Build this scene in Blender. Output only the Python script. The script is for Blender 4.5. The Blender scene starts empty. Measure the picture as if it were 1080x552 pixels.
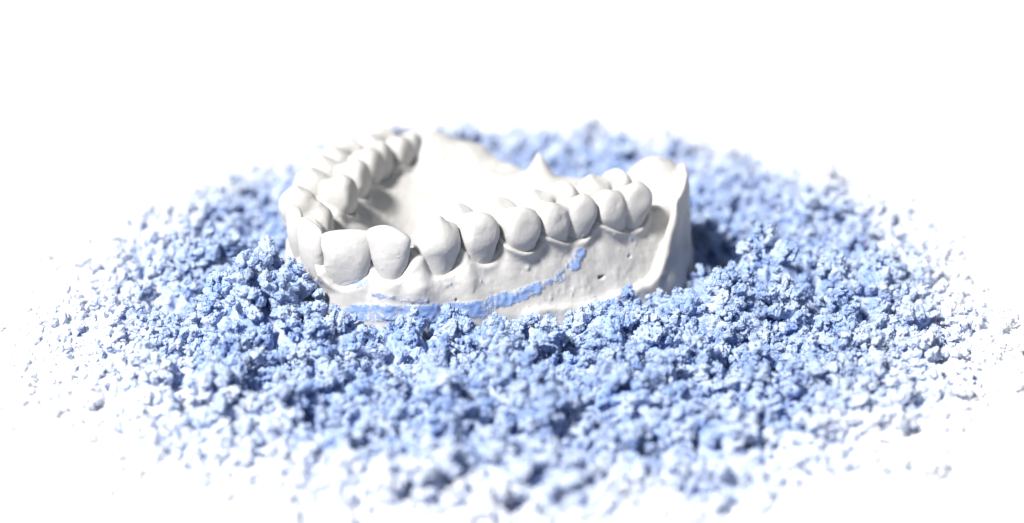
# Plaster dental cast lying in a heap of pale blue powder on a white sheet.
# All lengths below are millimetres; S turns them into metres.
import bpy, bmesh, math
import numpy as np
from mathutils import Vector

S = 0.001
rng = np.random.default_rng(11)
scene = bpy.context.scene
COL = scene.collection


# ------------------------------------------------------------------ noise
def _hash(ix, iy, iz, seed):
    h = (ix.astype(np.uint32) * np.uint32(374761393) + iy.astype(np.uint32) * np.uint32(668265263)
         + iz.astype(np.uint32) * np.uint32(2147483647) + np.uint32(seed * 1274126177 & 0xffffffff))
    h = (h ^ (h >> np.uint32(13))) * np.uint32(1274126177)
    h = (h ^ (h >> np.uint32(16))) * np.uint32(2246822519)
    return ((h ^ (h >> np.uint32(15))) & np.uint32(0xffffff)).astype(np.float32) / np.float32(0xffffff) * 2 - 1


def vnoise(x, y, z, seed=0):
    x, y, z = (np.asarray(a, np.float32) for a in np.broadcast_arrays(x, y, z))
    fx, fy, fz = np.floor(x), np.floor(y), np.floor(z)
    ix, iy, iz = fx.astype(np.int64), fy.astype(np.int64), fz.astype(np.int64)
    tx, ty, tz = x - fx, y - fy, z - fz
    q = lambda t: t * t * t * (t * (t * 6 - 15) + 10)
    tx, ty, tz = q(tx), q(ty), q(tz)
    out = 0
    for dx in (0, 1):
        wx = tx if dx else 1 - tx
        for dy in (0, 1):
            wy = ty if dy else 1 - ty
            for dz in (0, 1):
                wz = tz if dz else 1 - tz
                out = out + wx * wy * wz * _hash(ix + dx, iy + dy, iz + dz, seed)
    return out


def fbm(x, y, z, octaves=3, seed=0, gain=0.5):
    a, s, n = 1.0, 0, 0.0
    for k in range(octaves):
        s = s + a * vnoise(x * 2 ** k + 17.3 * k, y * 2 ** k - 9.1 * k, z * 2 ** k + 4.7 * k, seed + k)
        n += a
        a *= gain
    return s / n


def sstep(a, b, x):
    t = np.clip((x - a) / (b - a), 0, 1)
    return t * t * (3 - 2 * t)


def smin(a, b, k):
    h = np.clip(0.5 + 0.5 * (b - a) / k, 0, 1)
    return b + (a - b) * h - k * h * (1 - h)


def smax(a, b, k):
    return -smin(-a, -b, k)


# ------------------------------------------------------------------ iso-surface (surface nets)
def surface_nets(F, origin, h):
    nx, ny, nz = F.shape
    ins = F < 0
    c = [ins[i:nx - 1 + i, j:ny - 1 + j, k:nz - 1 + k] for i in (0, 1) for j in (0, 1) for k in (0, 1)]
    anyi = np.logical_or.reduce(c)
    alli = np.logical_and.reduce(c)
    cells = np.argwhere(anyi & ~alli)
    idx = -np.ones((nx - 1, ny - 1, nz - 1), np.int32)
    idx[cells[:, 0], cells[:, 1], cells[:, 2]] = np.arange(len(cells))
    acc = np.zeros((len(cells), 3))
    cnt = np.zeros(len(cells))
    corners = [(i, j, k) for i in (0, 1) for j in (0, 1) for k in (0, 1)]
    for a in corners:
        for ax in range(3):
            if a[ax]:
                continue
            b = list(a); b[ax] = 1
            fa = F[cells[:, 0] + a[0], cells[:, 1] + a[1], cells[:, 2] + a[2]]
            fb = F[cells[:, 0] + b[0], cells[:, 1] + b[1], cells[:, 2] + b[2]]
            m = (fa < 0) != (fb < 0)
            t = np.where(m, fa / np.where(m, fa - fb, 1), 0)
            p = np.tile(np.array(a, float), (len(cells), 1))
            p[:, ax] += t
            acc += p * m[:, None]
            cnt += m
    V = (cells + acc / np.maximum(cnt, 1)[:, None]) * h + np.array(origin)
    quads = []
    for ax in range(3):
        o1, o2 = [(1, 2), (2, 0), (0, 1)][ax]
        sl0 = [slice(1, n - 1) for n in F.shape]
        sl1 = [slice(1, n - 1) for n in F.shape]
        sl0[ax] = slice(0, F.shape[ax] - 1)
        sl1[ax] = slice(1, F.shape[ax])
        A, B = ins[tuple(sl0)], ins[tuple(sl1)]
        for flip, M in ((0, A & ~B), (1, ~A & B)):
            e = np.argwhere(M)
            e = e + np.array([0 if q == ax else 1 for q in range(3)])
            def cell(d1, d2):
                q = e.copy(); q[:, o1] += d1; q[:, o2] += d2
                return idx[q[:, 0], q[:, 1], q[:, 2]]
            Q = np.stack([cell(-1, -1), cell(0, -1), cell(0, 0), cell(-1, 0)], 1)
            quads.append(Q[:, ::-1] if flip else Q)
    return V, np.concatenate(quads)


def mesh_from_arrays(name, V, quads, smooth=True):
    me = bpy.data.meshes.new(name)
    V = np.asarray(V, np.float32) * S
    me.vertices.add(len(V)); me.vertices.foreach_set('co', V.ravel())
    n = quads.shape[1]
    me.loops.add(quads.size); me.loops.foreach_set('vertex_index', quads.astype(np.int32).ravel())
    me.polygons.add(len(quads))
    me.polygons.foreach_set('loop_start', np.arange(len(quads), dtype=np.int32) * n)
    me.update(calc_edges=True); me.validate()
    me.polygons.foreach_set('use_smooth', np.full(len(me.polygons), smooth))
    return me


def link(name, me, mat=None, parent=None):
    o = bpy.data.objects.new(name, me)
    COL.objects.link(o)
    if mat: me.materials.append(mat)
    if parent: o.parent = parent
    return o


# ------------------------------------------------------------------ materials
def nodes_of(name):
    m = bpy.data.materials.new(name); m.use_nodes = True
    return m, m.node_tree.nodes, m.node_tree.links, m.node_tree.nodes['Principled BSDF']


def N(nodes, typ, **kw):
    n = nodes.new(typ)
    for k, v in kw.items():
        if k in n.inputs: n.inputs[k].default_value = v
        else: setattr(n, k, v)
    return n


def ramp(nodes, stops):
    r = nodes.new('ShaderNodeValToRGB')
    el = r.color_ramp.elements
    while len(el) < len(stops): el.new(0.5)
    for e, (p, c) in zip(el, stops):
        e.position = p; e.color = (*c, 1)
    return r


POWDER_LIGHT = (0.42, 0.498, 0.66)
POWDER_DEEP = (0.20, 0.295, 0.56)
POWDER_CAKED = (0.19, 0.30, 0.58)
WHITE = (0.93, 0.93, 0.94)


def plaster_material():
    m, n, l, b = nodes_of('dental plaster')
    geo = N(n, 'ShaderNodeNewGeometry')
    n1 = N(n, 'ShaderNodeTexNoise', Scale=110.0, Detail=6.0, Roughness=0.7)
    n2 = N(n, 'ShaderNodeTexNoise', Scale=1500.0, Detail=3.0, Roughness=0.6)
    l.new(geo.outputs['Position'], n1.inputs['Vector']); l.new(geo.outputs['Position'], n2.inputs['Vector'])
    r = ramp(n, [(0.3, (0.42, 0.415, 0.411)), (0.7, (0.505, 0.504, 0.507))])
    l.new(n1.outputs['Fac'], r.inputs['Fac'])
    at = N(n, 'ShaderNodeAttribute', attribute_name='powder')
    n3 = N(n, 'ShaderNodeTexNoise', Scale=1900.0, Detail=4.0, Roughness=0.65)
    l.new(geo.outputs['Position'], n3.inputs['Vector'])
    add = N(n, 'ShaderNodeMath', operation='ADD')
    l.new(at.outputs['Fac'], add.inputs[0]); l.new(n3.outputs['Fac'], add.inputs[1])
    thr = N(n, 'ShaderNodeMapRange'); thr.inputs['From Min'].default_value = 0.86; thr.inputs['From Max'].default_value = 1.12
    l.new(add.outputs[0], thr.inputs['Value'])
    mix = N(n, 'ShaderNodeMix', data_type='RGBA')
    mix.inputs['B'].default_value = (*POWDER_CAKED, 1)
    l.new(thr.outputs['Result'], mix.inputs['Factor']); l.new(r.outputs['Color'], mix.inputs['A'])
    l.new(mix.outputs['Result'], b.inputs['Base Color'])
    b.inputs['Roughness'].default_value = 0.62
    b.inputs['Specular IOR Level'].default_value = 0.25
    bump = N(n, 'ShaderNodeBump', Strength=0.45, Distance=0.00014)
    hs = N(n, 'ShaderNodeMath', operation='MULTIPLY_ADD')
    l.new(thr.outputs['Result'], hs.inputs[0]); hs.inputs[1].default_value = 1.5
    l.new(n2.outputs['Fac'], hs.inputs[2])
    l.new(hs.outputs[0], bump.inputs['Height']); l.new(bump.outputs['Normal'], b.inputs['Normal'])
    return m


# the heap: an oval that thins out, a white vignette painted into its colour
CX, CY, RX, RF, RB = 2.0, 15.0, 117.0, 146.0, 176.0


def oval(x, y):
    return np.sqrt(((x - CX) / RX) ** 2 + ((y - CY) / np.where(y < CY, RF, RB)) ** 2)


def powder_material():
    m, n, l, b = nodes_of('blue powder')
    geo = N(n, 'ShaderNodeNewGeometry')
    sep = N(n, 'ShaderNodeSeparateXYZ'); l.new(geo.outputs['Position'], sep.inputs[0])
    def mth(op, a, bb=None, c=None):
        q = N(n, 'ShaderNodeMath', operation=op)
        for i, v in enumerate((a, bb, c)):
            if v is None: continue
            if isinstance(v, (int, float)): q.inputs[i].default_value = v
            else: l.new(v, q.inputs[i])
        return q.outputs[0]
    dx = mth('MULTIPLY', mth('SUBTRACT', sep.outputs['X'], CX * S), 1 / (RX * S))
    dyr = mth('SUBTRACT', sep.outputs['Y'], CY * S)
    dy = mth('MAXIMUM', mth('MULTIPLY', dyr, 1 / (RB * S)), mth('MULTIPLY', dyr, -1 / (RF * S)))
    r2 = mth('SQRT', mth('ADD', mth('MULTIPLY', dx, dx), mth('MULTIPLY', dy, dy)))
    ns = N(n, 'ShaderNodeTexNoise', Scale=70.0, Detail=5.0, Roughness=0.6)
    l.new(geo.outputs['Position'], ns.inputs['Vector'])
    r3 = mth('MULTIPLY_ADD', ns.outputs['Fac'], 0.34, mth('SUBTRACT', r2, 0.17))
    mr = N(n, 'ShaderNodeMapRange', interpolation_type='SMOOTHSTEP')
    mr.inputs['From Min'].default_value = 0.44; mr.inputs['From Max'].default_value = 0.84
    l.new(r3, mr.inputs['Value'])
    n2 = N(n, 'ShaderNodeTexNoise', Scale=260.0, Detail=5.0, Roughness=0.65)
    l.new(geo.outputs['Position'], n2.inputs['Vector'])
    rp = ramp(n, [(0.36, POWDER_DEEP), (0.62, POWDER_LIGHT)])
    l.new(n2.outputs['Fac'], rp.inputs['Fac'])
    mix = N(n, 'ShaderNodeMix', data_type='RGBA'); mix.inputs['B'].default_value = (*WHITE, 1)  # vignette: base colour blended to white towards the rim
    l.new(mr.outputs['Result'], mix.inputs['Factor']); l.new(rp.outputs['Color'], mix.inputs['A'])
    l.new(mix.outputs['Result'], b.inputs['Base Color'])
    b.inputs['Subsurface Weight'].default_value = 0.40; b.inputs['Subsurface Radius'].default_value = (0.35, 0.55, 1.0); b.inputs['Subsurface Scale'].default_value = 0.0006
    b.inputs['Roughness'].default_value = 0.95; b.inputs['Specular IOR Level'].default_value = 0.05
    n4 = N(n, 'ShaderNodeTexNoise', Scale=2600.0, Detail=3.0, Roughness=0.7)
    l.new(geo.outputs['Position'], n4.inputs['Vector'])
    bump = N(n, 'ShaderNodeBump', Strength=0.7, Distance=0.00025)
    l.new(n4.outputs['Fac'], bump.inputs['Height']); l.new(bump.outputs['Normal'], b.inputs['Normal'])
    return m


def sheet_material():
    m, n, l, b = nodes_of('white sheet')
    geo = N(n, 'ShaderNodeNewGeometry')
    ns = N(n, 'ShaderNodeTexNoise', Scale=40.0, Detail=4.0)
    l.new(geo.outputs['Position'], ns.inputs['Vector'])
    r = ramp(n, [(0.3, (0.925, 0.925, 0.93)), (0.7, (0.95, 0.95, 0.95))])
    l.new(ns.outputs['Fac'], r.inputs['Fac']); l.new(r.outputs['Color'], b.inputs['Base Color'])
    b.inputs['Roughness'].default_value = 0.9; b.inputs['Specular IOR Level'].default_value = 0.1
    return m


PLASTER, POWDER, SHEET = plaster_material(), powder_material(), sheet_material()


# ------------------------------------------------------------------ teeth as distance fields
def roundcone(X, Y, Z, a, b, r1, r2):
    """hull of two balls"""
    a = np.array(a, float); b = np.array(b, float)
    ba = b - a; l2 = ba @ ba; rr = r1 - r2; a2 = max(l2 - rr * rr, 1e-4); il2 = 1 / l2
    px_, py_, pz_ = X - a[0], Y - a[1], Z - a[2]
    y = px_ * ba[0] + py_ * ba[1] + pz_ * ba[2]
    z = y - l2
    x2 = (px_ * l2 - ba[0] * y) ** 2 + (py_ * l2 - ba[1] * y) ** 2 + (pz_ * l2 - ba[2] * y) ** 2
    y2, z2 = y * y * l2, z * z * l2
    k = np.sign(rr) * rr * rr * x2
    d = (np.sqrt(x2 * a2 * il2) + y * rr) * il2 - r1
    d = np.where(np.sign(y) * a2 * y2 < k, np.sqrt(x2 + y2) * il2 - r1, d)
    return np.where(np.sign(z) * a2 * z2 > k, np.sqrt(x2 + z2) * il2 - r2, d)


class Tooth:
    """lobes: [(tip, tip_r, shoulder, shoulder_r, neck, neck_r)]; ang: mesiodistal direction; stretch on the buccal axis"""
    def __init__(s, ang, neck, zc, zp, lobes=None, blade=None, k=0.7, vs=1.0, cuts=(), zl=None, rim=0.95, facet=False, table=None, ridges=(), box=None):
        s.box = box
        s.facet, s.table, s.ridges = facet, table, ridges
        s.u = np.array([math.cos(ang), math.sin(ang)]); s.v = np.array([s.u[1], -s.u[0]])
        s.neck = np.array(neck, float); s.zc, s.zp, s.zl = zc, zp, (zc if zl is None else zl)
        s.lobes, s.blade, s.k, s.vs, s.cuts, s.rim = lobes, blade, k, vs, cuts, rim

    def local(s, X, Y):
        dx, dy = X - s.neck[0], Y - s.neck[1]
        return dx * s.u[0] + dy * s.u[1], dx * s.v[0] + dy * s.v[1]

    def field(s, X, Y, Z):
        U, V = s.local(X, Y)
        if s.lobes:
            V2 = V / s.vs
            F = None
            for tip, tr, sh, sr, nk, nr in s.lobes:
                d = roundcone(U, V2, Z, tip, sh, tr, sr)
                d = smin(d, roundcone(U, V2, Z, sh, nk, sr, nr), 0.5)
                if s.facet:
                    nn = np.array([-0.30 * np.sign(tip[0]) if abs(tip[0]) > 0.8 else 0.12, -0.55 * np.sign(tip[1]), 1.0]); nn /= np.linalg.norm(nn)
                    d = smax(d, (U - tip[0]) * nn[0] + (V2 - tip[1]) * nn[1] + (Z - tip[2]) * nn[2] - tr * 0.72, 0.35)
                F = d if F is None else smin(F, d, s.k)
            for p_, q_ in s.ridges:
                F = smin(F, roundcone(U, V2, Z, p_, q_, 1.25, 1.25), 0.6)
            if s.table:
                F = smin(F, roundcone(U, V2, Z, (0, 0, s.table[0]), (0, 0, s.zc - 2), s.table[1], s.table[1]), 0.9)
        else:
            q = s.blade
            z0, H = q['z0'], q['top'] - q['z0']
            w = np.clip((Z - z0) / H, -0.6, 1.1)
            t = np.clip(w, 0, 1)
            a = q['a0'] + (q['a1'] - q['a0']) * np.sin(t * math.pi / 2) ** 0.9 + np.minimum(w, 0) * 1.5
            bt = q['b0'] + (q['b1'] - q['b0']) * t ** q.get('bp', 0.85) + np.minimum(w, 0) * 0.8
            v0 = q['lean'] * t - q.get('bow', 0.5) * 4 * t * (1 - t) * -1
            u0 = q.get('ulean', 0) * t
            e = q.get('e', 2.15)
            rr = ((np.abs(U - u0) / a) ** e + (np.abs(V - v0) / bt) ** e) ** (1 / e)
            F = (rr - 1) * np.minimum(a, bt) * 0.9
            topz = q['top'] + q.get('slope', 0) * (U - u0) - q.get('round', 0.03) * (U - u0) ** 2 - q.get('peak', 0) * np.abs(U - u0 - q.get('pu', 0))
            F = smax(F, Z - topz, 0.7)
        if s.box:
            a_, bb_, bl_ = s.box
            lean = 0.16 * (Z - 12.0)
            F = smax(F, np.abs(U) - a_ + 0.05 * np.abs(Z - 14), 0.8)
            F = smax(F, (V - bb_ + np.maximum(lean, -0.5)), 1.0)
        for p, r, kk in s.cuts:
            d = np.sqrt((U - p[0]) ** 2 + (V - p[1]) ** 2 + (Z - p[2]) ** 2) - r
            F = smax(F, -d, kk)
        return F

    def rimfield(s, X, Y, Z, F):
        U, V = s.local(X, Y)
        c = np.abs(U) / np.sqrt(U * U + V * V + 1e-6)
        low = np.where(V > 0, s.zc, s.zl)
        zm = low + (s.zp - low) * c ** 2.6
        top = Z - zm
        return smax(F - s.rim * (0.85 + 0.0 * top), top, 0.7)


R_ = math.radians
def molar(ang, cusps, neck, zc, zp, sh_r=2.4, tip_r=1.0, drop=2.6, k=0.7, **kw):
    """cusps given as world (x, y, z) -> lobes in the tooth's own frame"""
    u = np.array([math.cos(ang), math.sin(ang)]); v = np.array([u[1], -u[0]])
    lobes = []
    vs = kw.get('vs', 1.0)
    for c in cusps:
        x, y, z = c[:3]; r = c[3] if len(c) > 3 else sh_r; tr = c[4] if len(c) > 4 else tip_r
        d = np.array([x - neck[0], y - neck[1]])
        U, V = d @ u, (d @ v) / vs
        lobes.append(((U, V, z - tr), tr, (U * 0.93, V * 1.0, z - tr - drop), r, (U * 0.42, V * 0.42, zc - 2.0), r * 0.76))
    top = min(c[2] for c in cusps)
    tab = (top - 2.4 - 2.0, 2.0) if len(cusps) > 2 else (top - 2.6 - 2.2, 2.2)
    rd = []
    if len(cusps) > 2:
        for a_, b_ in ((0, 1), (2, 3)):
            pa, pb = lobes[a_][0], lobes[b_][0]
            rd.append(((pa[0] * 1.15, pa[1] * 0.9, pa[2] - 0.75), (pb[0] * 1.15, pb[1] * 0.9, pb[2] - 0.75)))
    box = (max(abs(l[0][0]) + l[3] for l in lobes) * 0.97, max(l[0][1] * vs + l[3] for l in lobes) * 1.0, 0)
    lobes = [(a, b, c, d * 1.14, e, f * 1.0) for a, b, c, d, e, f in lobes]
    return Tooth(ang, neck, zc, zp, lobes=lobes, k=k, facet=True, box=box, table=tab, ridges=rd, **kw)


TEETH = [
    # near row, from the back of the jaw forward
    molar(R_(33), [(15.7, 13.4, 17.5, 2.75, 1.6), (20.5, 16.6, 18.0, 2.7, 1.6), (13.7, 20.2, 18.0, 2.6, 1.5), (17.8, 23.2, 18.2, 2.5, 1.4)],
          (17.4, 18.4), 9.6, 14.0, k=0.35, drop=1.9),
    molar(R_(33), [(6.2, 7.2, 17.1, 2.5, 1.6), (11.4, 10.4, 17.6, 2.45, 1.3), (3.9, 13.2, 17.4, 2.6, 1.5), (8.6, 16.6, 17.7, 2.5, 1.3)],
          (8.2, 12.0), 9.6, 13.6, k=0.38, drop=1.9),
    molar(R_(33), [(0.9, 4.3, 17.0, 3.25, 1.5), (-2.0, 10.2, 16.9, 2.8, 1.5)], (0.5, 7.4), 9.8, 13.6, k=0.8, drop=2.0),
    molar(R_(30), [(-5.7, 1.4, 17.3, 3.1, 1.6), (-8.6, 6.8, 16.9, 2.7, 1.5)], (-6.0, 4.0), 8.3, 13.0, k=0.8, drop=2.2),
    Tooth(R_(24), (-12.2, -0.9), 5.8, 11.6,
          lobes=[((0, 0.7, 16.4), 0.9, (0.0, 0.4, 12.9), 3.3, (0.1, 0.0, 6.8), 2.2),
                 ((-2.5, 0.3, 14.3), 1.1, (-1.3, 0.3, 12.2), 2.4, (0, 0, 7), 2.0),
                 ((2.5, 0.3, 14.5), 1.1, (1.3, 0.3, 12.2), 2.5, (0, 0, 7), 2.0)], k=0.9),
    # incisors: blades
    Tooth(R_(-8), (-19.2, -2.2), 7.2, 11.2,
          blade=dict(z0=6.5, top=16.5, a0=1.9, a1=3.6, b0=2.8, b1=0.85, lean=2.6, bow=1.0, slope=-0.17, round=0.06, peak=0.08, pu=-0.5)),
    Tooth(R_(5), (-26.6, -1.4), 5.8, 10.6,
          blade=dict(z0=5.0, top=15.7, a0=2.7, a1=4.2, b0=3.0, b1=0.8, lean=2.8, bow=1.1, slope=0.01, round=0.012, e=2.6)),
    Tooth(R_(-60), (-30.2, 0.6), 5.8, 10.2,
          blade=dict(z0=5.0, top=16.0, a0=1.9, a1=4.3, b0=2.9, b1=0.8, lean=2.6, bow=1.0, slope=-0.10, round=0.02, e=2.3)),
    Tooth(R_(-72), (-33.0, 8.4), 6.8, 11.0,
          blade=dict(z0=6.0, top=16.0, a0=1.8, a1=3.6, b0=2.8, b1=0.85, lean=2.8, bow=0.9, slope=0.06, round=0.04)),
    # far row, going back
    molar(R_(82), [(-35.9, 15.2, 17.6, 2.7, 1.1), (-32.6, 14.6, 14.8, 2.6, 1.3)], (-33.4, 15.6), 8.0, 12.8, k=1.4),
    molar(R_(72), [(-34.2, 25.0, 18.0, 2.9, 1.2), (-29.3, 22.7, 17.4, 2.9, 1.2)], (-31.6, 24.2), 10.2, 13.8, k=0.8),
    molar(R_(72), [(-33.0, 33.4, 17.9, 2.8, 1.2), (-27.5, 32.0, 17.6, 2.9, 1.2)], (-30.2, 32.8), 10.4, 14.0, k=0.8),
    molar(R_(70), [(-31.4, 39.8, 17.6, 2.5, 1.3), (-29.2, 44.8, 17.6, 2.5, 1.3), (-25.8, 39.2, 17.5, 2.7, 1.5), (-23.6, 43.4, 17.6, 2.5, 1.4)],
          (-27.2, 41.6), 10.6, 14.0, k=0.6, drop=1.9),
    molar(R_(66), [(-25.6, 49.4, 17.5, 2.4, 1.3), (-23.4, 53.6, 17.5, 2.4, 1.3), (-20.8, 47.9, 17.3, 2.6, 1.4), (-18.5, 51.8, 17.2, 2.4, 1.3)],
          (-21.8, 50.6), 11.4, 14.2, k=0.6, drop=1.9),
]
TOOTH_LABELS = {}

# ------------------------------------------------------------------ cast body
OUT = np.array([(31.2, 27.5), (30.3, 20.0), (26.4, 13.4), (16.2, 5.2), (3.4, -0.6), (-8, -4.0), (-15.5, -6.2), (-22, -6.6), (-28.5, -5.0),
                (-33.2, -0.5), (-36.4, 6.5), (-38.6, 15.5), (-39.2, 27), (-37.8, 39), (-32.8, 50), (-26.5, 58.5), (-17, 62.5), (-7, 59.5),
                (2, 50.5), (10, 46.0), (18, 43.5), (25, 41.5), (31.5, 36.5)], float)


def chaikin(P, n):
    for _ in range(n):
        Q = np.roll(P, -1, 0)
        P = np.stack([0.75 * P + 0.25 * Q, 0.25 * P + 0.75 * Q], 1).reshape(-1, 2)
    return P


def poly_sdf(P, X, Y):
    d = np.full(X.shape, 1e9); sgn = np.ones(X.shape)
    for i in range(len(P)):
        a, b = P[i], P[(i + 1) % len(P)]
        ex, ey = b - a; wx, wy = X - a[0], Y - a[1]
        t = np.clip((wx * ex + wy * ey) / (ex * ex + ey * ey), 0, 1)
        d = np.minimum(d, (wx - t * ex) ** 2 + (wy - t * ey) ** 2)
        c1 = (Y >= a[1]); c2 = (Y < b[1]); c3 = (ex * wy > ey * wx)
        sgn = np.where((c1 & c2 & c3) | (~c1 & ~c2 & ~c3), -sgn, sgn)
    return sgn * np.sqrt(d)


def line_dist(P, X, Y):
    """distance to an open polyline, and the running parameter of the nearest point"""
    best = np.full(X.shape, 1e9); par = np.zeros(X.shape)
    for i in range(len(P) - 1):
        a, b = P[i], P[i + 1]
        ex, ey = b - a; wx, wy = X - a[0], Y - a[1]
        t = np.clip((wx * ex + wy * ey) / (ex * ex + ey * ey), 0, 1)
        d = (wx - t * ex) ** 2 + (wy - t * ey) ** 2
        m = d < best
        best = np.where(m, d, best); par = np.where(m, i + t, par)
    return np.sqrt(best), par


OUTS = chaikin(OUT, 2)
ARCH = np.array([t.neck for t in TEETH]); ARCH = np.vstack([[25.0, 25.5], ARCH, [-17.5, 57.0]])
BASE_Z = -5.4
h = 0.25
gx = np.arange(-44, 37, h); gy = np.arange(-12, 68, h); gz = np.arange(-7, 21, h)
X2, Y2 = np.meshgrid(gx, gy, indexing='ij')
o2 = poly_sdf(OUTS, X2, Y2)
ad, ap = line_dist(ARCH, X2, Y2)
inner = poly_sdf(np.vstack([ARCH, [(-14, 75), (46, 62)]]), X2, Y2) < 0                 # the palate side of the arch line
# crest under the teeth, then vestibule outside and palate inside
crest = 9.6 + 1.2 * sstep(1.0, 3.0, ap) * 0
crest = np.interp(ap, [0, 1, 2, 4, 5, 6, 7, 9, 10, 11, 13, 15], [11, 10.6, 10.6, 10.0, 7.8, 7.8, 7.0, 7.4, 8.6, 10.2, 10.8, 12])
outer_h = crest - (crest + 0.2) * sstep(3.2, 8.8, ad)
flange = np.interp(X2 + 0.9 * Y2, [20, 33, 37.5, 39.5, 43, 48], [0.6, 1.4, 4.2, 8.5, 14.0, 17.0])
flange = (np.where(X2 > 6, flange, 0.6) + 0.9 * fbm(X2 / 4, Y2 / 4, X2 * 0, 2, 65)) * (1 - sstep(30, 36, Y2))
outer_h = np.maximum(outer_h, -0.4 + (flange + 0.4) * np.exp(-(np.minimum(o2 + 1.3, 0) / 1.3) ** 2))
pal = crest + 0.6 - (crest + 1.0) * sstep(2.2, 15.0, ad)
ax = (X2 + 2) * 0.51 + (Y2 - 40) * 0.86              # runs front to back along the middle of the jaw
pal = pal + 11.6 * sstep(-20, 5, ax) * sstep(3, 16, ad) * 0.95
H2 = np.where(inner, pal, outer_h)
def bump2(cx, cy, rx, ry, ang=0.0, p=1.0):
    c, s_ = math.cos(ang), math.sin(ang)
    u = (X2 - cx) * c + (Y2 - cy) * s_; v = -(X2 - cx) * s_ + (Y2 - cy) * c
    return np.exp(-((u / rx) ** 2 + (v / ry) ** 2) ** p)
# tuberosities behind the last molars
tub = 18.1 - 1.2 * np.clip((X2 - 25) / 5, 0, 2) ** 2 * 0.35
m = bump2(25.4, 31.6, 7.0, 7.8, R_(35), 1.5)
H2 = H2 * (1 - m) + (tub + 1.0 * fbm(X2 / 3.5, Y2 / 3.5, X2 * 0, 2, 55)) * m
m = 0.85 * bump2(22.8, 21.0, 3.6, 3.6, 0, 1.2)
H2 = H2 * (1 - m) + 12.4 * m
m = bump2(-14.5, 56.0, 5.5, 6.5, 0, 1.6)
H2 = H2 * (1 - m) + 15.6 * m
m = bump2(-8.0, 55.0, 4.5, 5.0, 0, 1.6)
H2 = H2 * (1 - m * .8) + 14.2 * m * .8
H2 = H2 + 1.0 * fbm(X2 / 9, Y2 / 9, X2 * 0, 2, 5) * np.where(inner, sstep(4, 9, ad), 0.0)
rg = np.zeros_like(X2)
for (cx, cy, rx, ry, an, hh) in [(-24, 8, 3.0, 0.9, 0.5, 1.0), (-23, 11.5, 3.4, 0.9, 0.35, 1.0), (-26, 5, 2, 1.0, 0.9, 0.8), (-28, 9, 1.6, 1.2, 1.2, 1.6), (-24.5, 3.6, 1.5, 1.1, 0.2, 1.7)]:
    rg += hh * bump2(cx, cy, rx, ry, an)
H2 = H2 + rg
H2 = H2 + 0.5 * fbm(X2 / 4.5, Y2 / 4.5, X2 * 0, 2, 15)
H2 = H2 + 0.16 * fbm(X2 / 2.2, Y2 / 2.2, X2 * 0, 3, 9)
# soften the joins
for _ in range(10):
    P = np.pad(H2, 1, mode='edge')
    H2 = (P[1:-1, 1:-1] * 4 + P[:-2, 1:-1] + P[2:, 1:-1] + P[1:-1, :-2] + P[1:-1, 2:]) / 8

m = bump2(4.8, 43.6, 1.8, 1.6, 0, 0.75)
H2 = H2 * (1 - m) + 15.4 * m                      # plaster nub on the back edge
print('back edge', [round(float(H2[np.searchsorted(gx, a), np.searchsorted(gy, b)]), 1) for a, b in ((0, 44), (0, 48), (5, 40), (10, 40), (16, 38), (-7, 45), (-7, 52))])
G = np.empty((len(gx), len(gy), len(gz)), np.float32)
gradH = np.sqrt(1 + np.clip(np.gradient(H2, h, axis=0) ** 2 + np.gradient(H2, h, axis=1) ** 2, 0, 9))
wob = 0.7 * fbm(X2 / 5, Y2 / 6, X2 * 0, 2, 3)
for k, z in enumerate(gz):
    a = (z - H2) / gradH
    w = o2 + wob + 0.35 * vnoise(X2 / 3.5, Y2 / 3.5, X2 * 0 + z / 3.5, 61) + 0.06 * (z - 4)                   # trimmed sides, a touch battered
    g = smax(a, w, 0.9)
    G[:, :, k] = np.maximum(g, BASE_Z - z)
for t in TEETH:
    i0, i1 = np.searchsorted(gx, [t.neck[0] - 9, t.neck[0] + 9]); j0, j1 = np.searchsorted(gy, [t.neck[1] - 9, t.neck[1] + 9])
    XX, YY, ZZ = np.meshgrid(gx[i0:i1], gy[j0:j1], gz, indexing='ij')
    F = t.field(XX, YY, ZZ)
    Rf = t.rimfield(XX, YY, ZZ, F)
    Rf = np.where(ZZ < 1.5, 5, Rf)
    G[i0:i1, j0:j1] = smin(G[i0:i1, j0:j1], Rf.astype(np.float32), 1.0)
for ta, tb in zip(TEETH[:-1], TEETH[1:]):
    mid = (ta.neck + tb.neck) / 2; vv = ta.v + tb.v; vv = vv / np.linalg.norm(vv)
    top = (ta.zp + tb.zp) / 2 - 1.7
    i0, i1 = np.searchsorted(gx, [mid[0] - 7, mid[0] + 7]); j0, j1 = np.searchsorted(gy, [mid[1] - 7, mid[1] + 7])
    XX, YY, ZZ = np.meshgrid(gx[i0:i1], gy[j0:j1], gz, indexing='ij')
    f = None
    both, one = bool(ta.blade and tb.blade), bool(ta.blade) != bool(tb.blade)
    if both: top -= 1.0
    if one: top += 0.6
    for o_ in ((-1.2, 0.2) if both else (-1.0, 0.6, 2.0) if one else (-2.2, 0.4, 2.6)):
        c = mid + vv * (o_ + (0.6 if ta.blade and tb.blade else 0))
        d = roundcone(XX, YY, ZZ, (c[0], c[1], top - abs(o_) * 0.25), (c[0] + vv[0] * o_ * .3, c[1] + vv[1] * o_ * .3, 6.0), 1.7 if one else 1.0, 2.6 if one else 2.0)
        f = d if f is None else smin(f, d, 1.0)
    G[i0:i1, j0:j1] = smin(G[i0:i1, j0:j1], f.astype(np.float32), 1.0)
def near(c, r):
    s3 = tuple(slice(*np.searchsorted(g, [q - r, q + r])) for g, q in zip((gx, gy, gz), c))
    XX, YY, ZZ = np.meshgrid(gx[s3[0]], gy[s3[1]], gz[s3[2]], indexing='ij')
    return s3, XX, YY, ZZ
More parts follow.
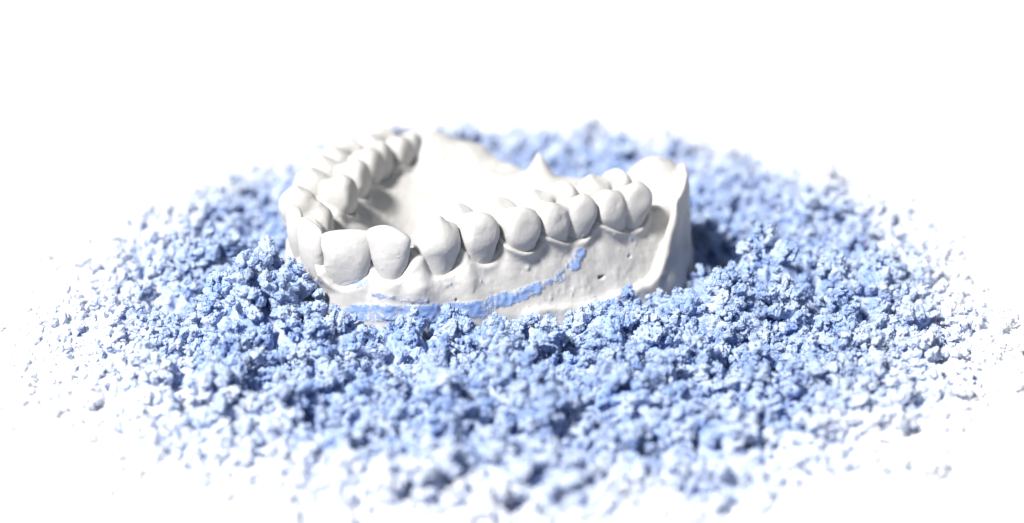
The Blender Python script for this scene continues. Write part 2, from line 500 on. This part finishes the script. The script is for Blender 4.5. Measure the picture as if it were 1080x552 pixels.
def surf_y(x, z):                                  # where the near face of the gum lies at this x and height
    i, k = np.searchsorted(gx, x), np.searchsorted(gz, z)
    return gy[np.argmax(G[i, :, k] < 0)]
for x, z, r in ((-10.6, 6.4, 0.45), (-6.5, 5.2, 0.35), (2.5, 7.0, 0.4), (20.5, 7.4, 0.4), (-16, 4.4, 0.4), (7, 4.4, 0.35)):   # casting nodules
    c = (x, surf_y(x, z) + 0.1, z); s3, XX, YY, ZZ = near(c, 3)
    G[s3] = smin(G[s3], (np.sqrt((XX - c[0]) ** 2 + (YY - c[1]) ** 2 + (ZZ - c[2]) ** 2) - r).astype(np.float32), 0.3)
for x, z, a_, b_ in ((14.6, 3.4, 1.2, 0.28), (19.6, 5.6, 0.22, 0.2), (-9, 3.9, 0.25, 0.22)):   # air-bubble voids
    c = (x, surf_y(x, z) + 0.05, z); s3, XX, YY, ZZ = near(c, 4)
    dd = (np.sqrt(((XX - c[0]) / a_) ** 2 + ((YY - c[1]) / 0.6) ** 2 + ((ZZ - c[2] - 0.2 * (XX - c[0])) / b_) ** 2) - 1) * b_
    G[s3] = np.maximum(G[s3], -dd.astype(np.float32))
V, Q = surface_nets(G, (gx[0], gy[0], gz[0]), h)
del G


def roughen(V, amp_fine, amp_mid, seed):
    n = fbm(V[:, 0] / 1.1, V[:, 1] / 1.1, V[:, 2] / 1.1, 3, seed)
    n2 = fbm(V[:, 0] / 5, V[:, 1] / 5, V[:, 2] / 5, 2, seed + 20)
    d = np.stack([vnoise(V[:, 0] / 3, V[:, 1] / 3, V[:, 2] / 3, seed + 31 + q) for q in range(3)], 1)
    cr = vnoise(V[:, 0] / 2.4, V[:, 1] / 2.4, V[:, 2] / 2.4, seed + 60)
    n = n - 0.30 * np.exp(-(cr / 0.2) ** 2)
    return V + d * (amp_fine * n + amp_mid * n2)[:, None] + (amp_fine * n)[:, None] * np.array([0.0, -0.5, 0.6])


# blue powder stuck to the plaster
SMEARS = [([(-26, -3, 1.6), (-20, -5, 1.8), (-13, -4, 1.4), (-6, -3, 1.3), (-1, -1.5, 1.8), (4, 0.5, 2.6), (8, 3.2, 3.8), (10.4, 5.0, 5.2), (11.2, 6.0, 6.6)], 1.35, 0.62), ([(-24, -4, 0.8), (-13, -5, 0.6), (-4, -4, 0.8)], 1.5, 0.55),
          ([(-18, -5, 3.6), (-14, -5, 3.4)], 0.9, 0.45), ([(17, 9.6, 6.6), (20, 11.2, 7.2)], 0.65, 0.62),
          ([(-26.5, -4.5, 5.4), (-23.5, -4.5, 6.2)], 0.8, 0.42), ([(-22, -5.5, 4.4), (-19, -5.5, 4.0)], 0.7, 0.45),
          ([(22, 12, 3.2), (25, 15, 4.2)], 1.2, 0.30), ([(8, 2, 2), (15, 6, 2)], 1.2, 0.22)]


def powder_mask(V):
    out = np.zeros(len(V))
    for P, r, s_ in SMEARS:
        P = np.array(P, float)
        d = np.full(len(V), 1e9)
        for a, b in zip(P[:-1], P[1:]):
            e = b - a
            t = np.clip(((V - a) @ e) / (e @ e), 0, 1)
            q = V - a - t[:, None] * e
            q[:, 1] *= 0.12; q[:, 2] -= 1.1
            d = np.minimum(d, np.sqrt((q ** 2).sum(1)))
        out = np.maximum(out, s_ * (1 - sstep(r * 0.5, r * 1.3, d)))
    out *= poly_sdf(ARCH, V[:, 0], V[:, 1]) > 1.0
    out += 0.42 * (vnoise(V[:, 0] / 0.9, V[:, 1] / 0.9, V[:, 2] / 0.9, 77) > 0.80) * (V[:, 2] < 13)
    return out + 0.30 * fbm(V[:, 0] / 2.2, V[:, 1] / 2.2, V[:, 2] / 2.2, 4, 70, 0.7) * (out > 0.05)


cast = bpy.data.objects.new('dental_cast', None)
cast.empty_display_size = 0.01
COL.objects.link(cast)
cast.location = (0, 0, BASE_Z * S)
cast['label'] = 'white plaster dental cast of an upper jaw lying teeth up in blue powder'
cast['category'] = 'dental cast'


def add_part(name, V, Q, seed, fine, mid):
    V = roughen(V, fine, mid, seed)
    me = mesh_from_arrays(name, V - np.array([0, 0, BASE_Z]), Q)
    pm = powder_mask(V)
    at = me.attributes.new('powder', 'FLOAT', 'POINT')
    co = np.empty(len(me.vertices) * 3, np.float32); me.vertices.foreach_get('co', co)
    nr = np.empty(len(me.vertices) * 3, np.float32); me.vertex_normals.foreach_get('vector', nr)
    lift = sstep(0.25, 0.6, pm) * (0.10 + 0.14 * vnoise(V[:, 0] * 1.6, V[:, 1] * 1.6, V[:, 2] * 1.6, 88)) * S
    me.vertices.foreach_set('co', co + nr * np.repeat(lift, 3).astype(np.float32)); me.update()
    at = me.attributes['powder']
    at.data.foreach_set('value', pm.astype(np.float32))
    return link(name, me, PLASTER, cast)


gum = add_part('gum_base', V, Q, 1, 0.10, 0.10)
ht = 0.17
for n_, t in enumerate(TEETH):
    tx = np.arange(t.neck[0] - 8.5, t.neck[0] + 8.5, ht); ty = np.arange(t.neck[1] - 8.5, t.neck[1] + 8.5, ht)
    tz = np.arange(2.0, 20, ht)
    XX, YY, ZZ = np.meshgrid(tx, ty, tz, indexing='ij')
    F = smax(t.field(XX, YY, ZZ), (t.zc - 3.0) - ZZ, 0.5)
    V, Q = surface_nets(F.astype(np.float32), (tx[0], ty[0], tz[0]), ht)
    o = add_part('tooth', V, Q, 40 + n_, 0.06, 0.30)


# ------------------------------------------------------------------ powder heap
SHEET_Z = -5.5


def gauss(x, y, cx, cy, rx, ry, ang=0.0):
    c, s_ = math.cos(ang), math.sin(ang)
    u = (x - cx) * c + (y - cy) * s_; v = -(x - cx) * s_ + (y - cy) * c
    return np.exp(-((u / rx) ** 2 + (v / ry) ** 2))


HEAP_Z = -2.6


def heap(x, y):
    r = oval(x, y)
    rg = 1 - np.abs(fbm(x / 9, y / 9, x * 0, 3, 210)) * 2.2
    z = HEAP_Z + 1.2 * fbm(x / 15, y / 15, x * 0, 3, 200) + 1.6 * rg - 0.8
    z = z + 9.8 * gauss(x, y, -40.5, -4.5, 6.5, 6.0, -0.5) + 6.0 * gauss(x, y, -30, -10.5, 6.5, 3.2, -0.3)
    z = z + 5.4 * gauss(x, y, 43.0, 16, 6.0, 6.5) + 3.4 * gauss(x, y, 56, 20, 12, 8) + 4.6 * gauss(x, y, 32, 7, 7, 4, 0.6)
    z = z + 1.6 * gauss(x, y, 9, -5, 16, 5, 0.5) + 4.6 * gauss(x, y, -14, -9.5, 10, 3.6) + 0.0 * gauss(x, y, -40, -4, 6, 5)
    z = z - 1.2 * sstep(50, 95, y) - 2.0 * gauss(x, y, 24, 88, 12, 14)
    z = z * 1.0 - 5.0 * gauss(x, y, 38, 34, 6, 12, -0.2) - 4.0 * gauss(x, y, -46, 42, 4.5, 10)
    z = z + 4.0 * gauss(x, y, -58, 28, 9, 16) + 2.5 * gauss(x, y, -62, 58, 14, 14) + 3 * gauss(x, y, 66, 52, 14, 12)
    z = SHEET_Z + 0.9 + np.logaddexp(0, (z - SHEET_Z - 0.9) * 2) / 2
    g = 1 - sstep(1.12, 1.40, r)
    return (SHEET_Z - 0.3) + (z - SHEET_Z + 0.3) * g, g


hg = 0.3
px = np.arange(-172, 176, hg); py = np.arange(-190, 264, hg)
PX, PY = np.meshgrid(px, py, indexing='ij')
HM, GM = heap(PX, PY)
ocast = poly_sdf(OUTS, PX[::2, ::2], PY[::2, ::2])
ocast = np.repeat(np.repeat(ocast, 2, 0), 2, 1)[:PX.shape[0], :PX.shape[1]]
BED = HM.copy()
BED += (1 - 0.9 * sstep(0.6, 1.12, oval(PX, PY))) * (0.9 * fbm(PX / 2.4, PY / 2.4, PX * 0, 3, 220) + 0.55 * fbm(PX / 0.9, PY / 0.9, PX * 0, 2, 230))
HM = BED.copy()

NPROTO = 12
PIT = sstep(0.12, 0.34, fbm(PX / 3.4, PY / 3.4, PX * 0, 2, 240)) * (1 - sstep(0.42, 0.74, oval(PX, PY)))
BED -= 3.0 * PIT
HM = BED.copy()
SMOOTH = HM
pts, sizes, variants = [], [], []


def blur(A, k):
    for ax_ in (0, 1):
        for _ in range(2):
            P = np.pad(A, [(k + 1, k) if q == ax_ else (0, 0) for q in (0, 1)], mode='edge')
            C = np.cumsum(P, ax_)
            n_ = A.shape[ax_]
            A = (np.take(C, range(2 * k + 1, 2 * k + 1 + n_), ax_) - np.take(C, range(0, n_), ax_)) / (2 * k + 1)
    return A


def rain(n, rmin, rmax, power, sink, at=None, kind=None):
    """drop n lumps one by one onto the height map; each comes to rest on what it first touches"""
    global HM
    u = rng.random(n)
    rad = (rmin ** (1 - power) + u * (rmax ** (1 - power) - rmin ** (1 - power))) ** (1 / (1 - power))
    th = rng.random(n) * 2 * math.pi; q = np.sqrt(rng.random(n)) * 1.08
    x = CX + RX * q * np.cos(th)
    sn = np.sin(th); y = CY + q * sn * np.where(sn < 0, RF, RB)
    if at is not None: x, y = np.array([at[0]]), np.array([at[1]])
    rr = oval(x, y) + 0.09 * fbm(x / 26, y / 26, x * 0, 3, 260)
    keep = (rng.random(n) < np.where(y < CY, RF / RB, 1.0))
    hollow = np.maximum(gauss(x, y, 38, 34, 5.5, 11, -0.2), gauss(x, y, -46, 44, 4.5, 10))
    gg = 1 - sstep(0.48, 0.92, rr)
    rad = rad * (0.58 + 0.42 * gg)
    sk = sink + (1.30 - 0.5 * sink) * (1 - gg)
    for i in range(n):
        if not keep[i] or rr[i] > 0.97 or (rmax < 0.25 and (y[i] < -50 or y[i] > 45 or rr[i] > 0.85)): continue
        r = rad[i]
        ci, cj = (x[i] - px[0]) / hg, (y[i] - py[0]) / hg
        k = int(r / hg) + 1
        i0, j0 = int(ci) - k, int(cj) - k
        if i0 < 0 or j0 < 0 or i0 + 2 * k + 2 >= HM.shape[0] or j0 + 2 * k + 2 >= HM.shape[1]: continue
        if ocast[int(ci), int(cj)] < r * 0.55: continue
        if at is None and PIT[int(ci), int(cj)] > 0.5 and rng.random() < (0.55 if rmin > 1.2 else 0.9 if rmin > 0.2 else 0.2): continue
        if 0.3 < rmax < 0.7 and HM[int(ci), int(cj)] < SMOOTH[int(ci), int(cj)] - 0.5 and rng.random() < 0.5: continue
        if at is None and hollow[i] > 0.35 and rmin > 0.5 and rng.random() < 0.8: continue
        a = (np.arange(i0, i0 + 2 * k + 2) - ci) * hg
        b = (np.arange(j0, j0 + 2 * k + 2) - cj) * hg
        d2 = r * r - a[:, None] ** 2 - b[None, :] ** 2
        m = d2 > 0
        W = HM[i0:i0 + 2 * k + 2, j0:j0 + 2 * k + 2]
        if not m.any():
            zc = HM[int(ci), int(cj)] + r * (1 - sk[i])
        else:
            s_ = np.sqrt(np.maximum(d2, 0))
            zc = np.mean(W[m]) * 0.72 + 0.28 * np.max((W - s_ * 0.6)[m]) + r * (0.75 - sk[i])
            np.maximum(W, np.where(m, zc + s_, -1e9), out=W)
        pts.append((x[i], y[i], zc)); sizes.append(r); variants.append(rng.integers(NPROTO) if kind is None else kind)


for cx, cy, cr, n in ((-41, -4, 8, 24), (-32, -10, 6, 10), (43, 16, 7, 6), (-58, 28, 10, 14)):   # firmer caked chunks
    for _ in range(n):
        rain(1, 1.3, 3.0, 1.5, 0.75, at=(cx + rng.normal() * cr * 0.5, cy + rng.normal() * cr * 0.5), kind=rng.integers(NPROTO, NPROTO + 4))
rain(4400, 1.3, 3.2, 2.6, 0.70)
rain(36000, 0.60, 1.4, 2.3, 0.42)
SMOOTH = blur(HM, 5)
rain(27000, 0.26, 0.60, 2.4, 0.60)
SMOOTH = blur(HM, 5)
rain(230000, 0.07, 0.16, 2.0, 0.50)
if 0: print('rise', (HM - BED)[(oval(PX, PY) < 0.6)].mean())
# specks dusting the shaded hollow and the foot of the cast
pts = np.array(pts); sizes = np.array(sizes); variants = np.array(variants)
print('lumps', len(pts))

# towards the rim a smooth added layer buries the lumps for the white vignette
RO = oval(PX, PY) + 0.09 * fbm(PX / 26, PY / 26, PX * 0, 3, 260)
BED = np.maximum(BED, blur(HM, 9) - 6.0 + 3.2 * sstep(0.42, 0.68, RO) + 4.2 * sstep(0.68, 1.0, RO) + 0.5 * fbm(PX / 3.6, PY / 3.6, PX * 0, 4, 270, 0.6) * (1 - 0.8 * sstep(0.75, 1.05, RO)))
# bed mesh + loose points in one object
st = 1
BX, BY, BZ = PX[::st, ::st], PY[::st, ::st], BED[::st, ::st]
nb = BX.size
ii = np.arange(nb).reshape(BX.shape)
BQ = np.stack([ii[:-1, :-1].ravel(), ii[1:, :-1].ravel(), ii[1:, 1:].ravel(), ii[:-1, 1:].ravel()], 1)
cen = oval(BX, BY)
ok = (cen[:-1, :-1].ravel() < 1.46)
BQ = BQ[ok]
Vb = np.stack([BX.ravel(), BY.ravel(), BZ.ravel()], 1)
Vall = np.vstack([Vb, pts])
pme = mesh_from_arrays('powder', Vall, BQ)
nv = len(pme.vertices)
def attr(name, typ, data, field='value'):
    a = pme.attributes.new(name, typ, 'POINT'); a.data.foreach_set(field, data.ravel())
z0 = np.zeros(nb)
attr('lump', 'FLOAT', np.concatenate([z0, np.ones(len(pts))]).astype(np.float32))
attr('lump_size', 'FLOAT', np.concatenate([z0, sizes * S]).astype(np.float32))
attr('lump_kind', 'INT', np.concatenate([z0, variants]).astype(np.int32))
attr('lump_turn', 'FLOAT_VECTOR', (rng.random((nv, 3)) * 6.283).astype(np.float32), 'vector')

protos = bpy.data.collections.new('powder_lumps')
for i in range(NPROTO + 4):
    caked = i >= NPROTO
    bm = bmesh.new(); bmesh.ops.create_icosphere(bm, subdivisions=5, radius=1.0)
    P = np.array([v.co[:] for v in bm.verts])
    nd = 9 if caked else 13
    dirs = rng.normal(size=(nd, 3)); dirs /= np.linalg.norm(dirs, axis=1)[:, None]
    cutd = rng.uniform(0.55, 1.0, nd)
    rad_ = np.min(np.where(P @ dirs.T > 0.05, cutd / np.maximum(P @ dirs.T, 0.05), 9), 1)
    rad_ = -np.log(np.exp(-14 * np.minimum(rad_, 1.2)) + math.exp(-14 * 1.15)) / 14
    am = 0.6 if caked else 1.0
    d = rad_ + am * 0.30 * fbm(P[:, 0] * 1.5 + 9 * i, P[:, 1] * 1.5, P[:, 2] * 1.5, 2, 300 + i)
    f0 = vnoise(P[:, 0] * 3.3, P[:, 1] * 3.3 + i, P[:, 2] * 3.3, 370)
    d = d + am * 0.10 * np.sign(f0) * np.abs(f0) ** 0.6
    f1 = vnoise(P[:, 0] * 8, P[:, 1] * 8, P[:, 2] * 8 + i, 380); f2 = vnoise(P[:, 0] * 15, P[:, 1] * 15, P[:, 2] * 15 + i, 390)
    d = d + 0.06 * f1 + 0.06 * f2 + 0.045 * vnoise(P[:, 0] * 26, P[:, 1] * 26, P[:, 2] * 26 + i, 399)
    q = P * d[:, None] * np.array([1.0, rng.uniform(.7, 1.05), rng.uniform(.65, 1.0)])
    for v, c in zip(bm.verts, q): v.co = c
    for f in bm.faces: f.smooth = True
    me = bpy.data.meshes.new('lump'); bm.to_mesh(me); bm.free()
    me.materials.append(POWDER)
    protos.objects.link(bpy.data.objects.new('lump_%02d' % i, me))

powder = link('blue_powder', pme, POWDER)
powder['kind'] = 'stuff'
powder['label'] = 'heap of crumbly pale blue powder with a white vignette painted on its rim'
powder['category'] = 'powder'
ng = bpy.data.node_groups.new('scatter_lumps', 'GeometryNodeTree')
ng.interface.new_socket('Geometry', in_out='INPUT', socket_type='NodeSocketGeometry')
ng.interface.new_socket('Geometry', in_out='OUTPUT', socket_type='NodeSocketGeometry')
gn = ng.nodes
gi, go = gn.new('NodeGroupInput'), gn.new('NodeGroupOutput')
inst = gn.new('GeometryNodeInstanceOnPoints'); inst.inputs['Pick Instance'].default_value = True
ci = gn.new('GeometryNodeCollectionInfo'); ci.inputs['Collection'].default_value = protos
ci.inputs['Separate Children'].default_value = True; ci.inputs['Reset Children'].default_value = True
def named(nm, typ):
    a = gn.new('GeometryNodeInputNamedAttribute'); a.data_type = typ; a.inputs['Name'].default_value = nm
    return a.outputs['Attribute']
cmp_ = gn.new('FunctionNodeCompare'); cmp_.operation = 'GREATER_THAN'
ng.links.new(named('lump', 'FLOAT'), cmp_.inputs[0]); cmp_.inputs[1].default_value = 0.5
ng.links.new(gi.outputs[0], inst.inputs['Points']); ng.links.new(cmp_.outputs[0], inst.inputs['Selection'])
ng.links.new(ci.outputs[0], inst.inputs['Instance'])
ng.links.new(named('lump_kind', 'INT'), inst.inputs['Instance Index'])
ng.links.new(named('lump_turn', 'FLOAT_VECTOR'), inst.inputs['Rotation'])
ng.links.new(named('lump_size', 'FLOAT'), inst.inputs['Scale'])
jn = gn.new('GeometryNodeJoinGeometry')
ng.links.new(inst.outputs[0], jn.inputs[0]); ng.links.new(gi.outputs[0], jn.inputs[0])
ng.links.new(jn.outputs[0], go.inputs[0])
md = powder.modifiers.new('scatter', 'NODES'); md.node_group = ng

# ------------------------------------------------------------------ the white sheet underneath
def sheet():
    xs = np.linspace(-2500, 2500, 11)
    SX, SY = np.meshgrid(xs, xs + 800, indexing='ij')
    ii = np.arange(SX.size).reshape(SX.shape)
    Qs = np.stack([ii[:-1, :-1].ravel(), ii[1:, :-1].ravel(), ii[1:, 1:].ravel(), ii[:-1, 1:].ravel()], 1)
    o = link('ground', mesh_from_arrays('ground', np.stack([SX.ravel(), SY.ravel(), np.full(SX.size, SHEET_Z)], 1), Qs), SHEET)
    o['kind'] = 'structure'; o['label'] = 'plain white sheet under the powder'
sheet()

# ------------------------------------------------------------------ light
w = bpy.data.worlds.new('World'); scene.world = w; w.use_nodes = True
bg = w.node_tree.nodes['Background']
bg.inputs['Color'].default_value = (0.74, 0.85, 1.0, 1); bg.inputs['Strength'].default_value = 0.23

def lamp(name, loc, target, size, power, color):
    d = bpy.data.lights.new(name, 'AREA'); d.shape = 'DISK'; d.size = size * S; d.energy = power; d.color = color
    o = bpy.data.objects.new(name, d); COL.objects.link(o)
    o.location = Vector(loc) * S
    o.rotation_euler = (Vector(target) * S - o.location).to_track_quat('-Z', 'Y').to_euler()
    return o
lamp('key_lamp', (-700, -720, 1130), (0, 20, 0), 240, 65, (1.0, 0.965, 0.91))

# ------------------------------------------------------------------ camera
cam_d = bpy.data.cameras.new('camera'); cam = bpy.data.objects.new('camera', cam_d); COL.objects.link(cam)
E_ = R_(18.0); D_ = 392.0
cam.location = (0, -D_ * math.cos(E_) * S, (9 + D_ * math.sin(E_)) * S)
cam.rotation_euler = (math.pi / 2 - E_, 0, 0)
cam_d.lens = 85; cam_d.sensor_width = 36
cam_d.clip_start = 0.01; cam_d.clip_end = 20
cam_d.dof.use_dof = True; cam_d.dof.focus_distance = (D_ - 3) * S; cam_d.dof.aperture_fstop = 10
scene.camera = cam

vs_ = scene.view_settings
vs_.view_transform = 'Standard'; vs_.look = 'None'; vs_.exposure = 0; vs_.gamma = 1
scene.cycles.max_bounces = 14; scene.cycles.diffuse_bounces = 12
scene.cycles.use_denoising = True
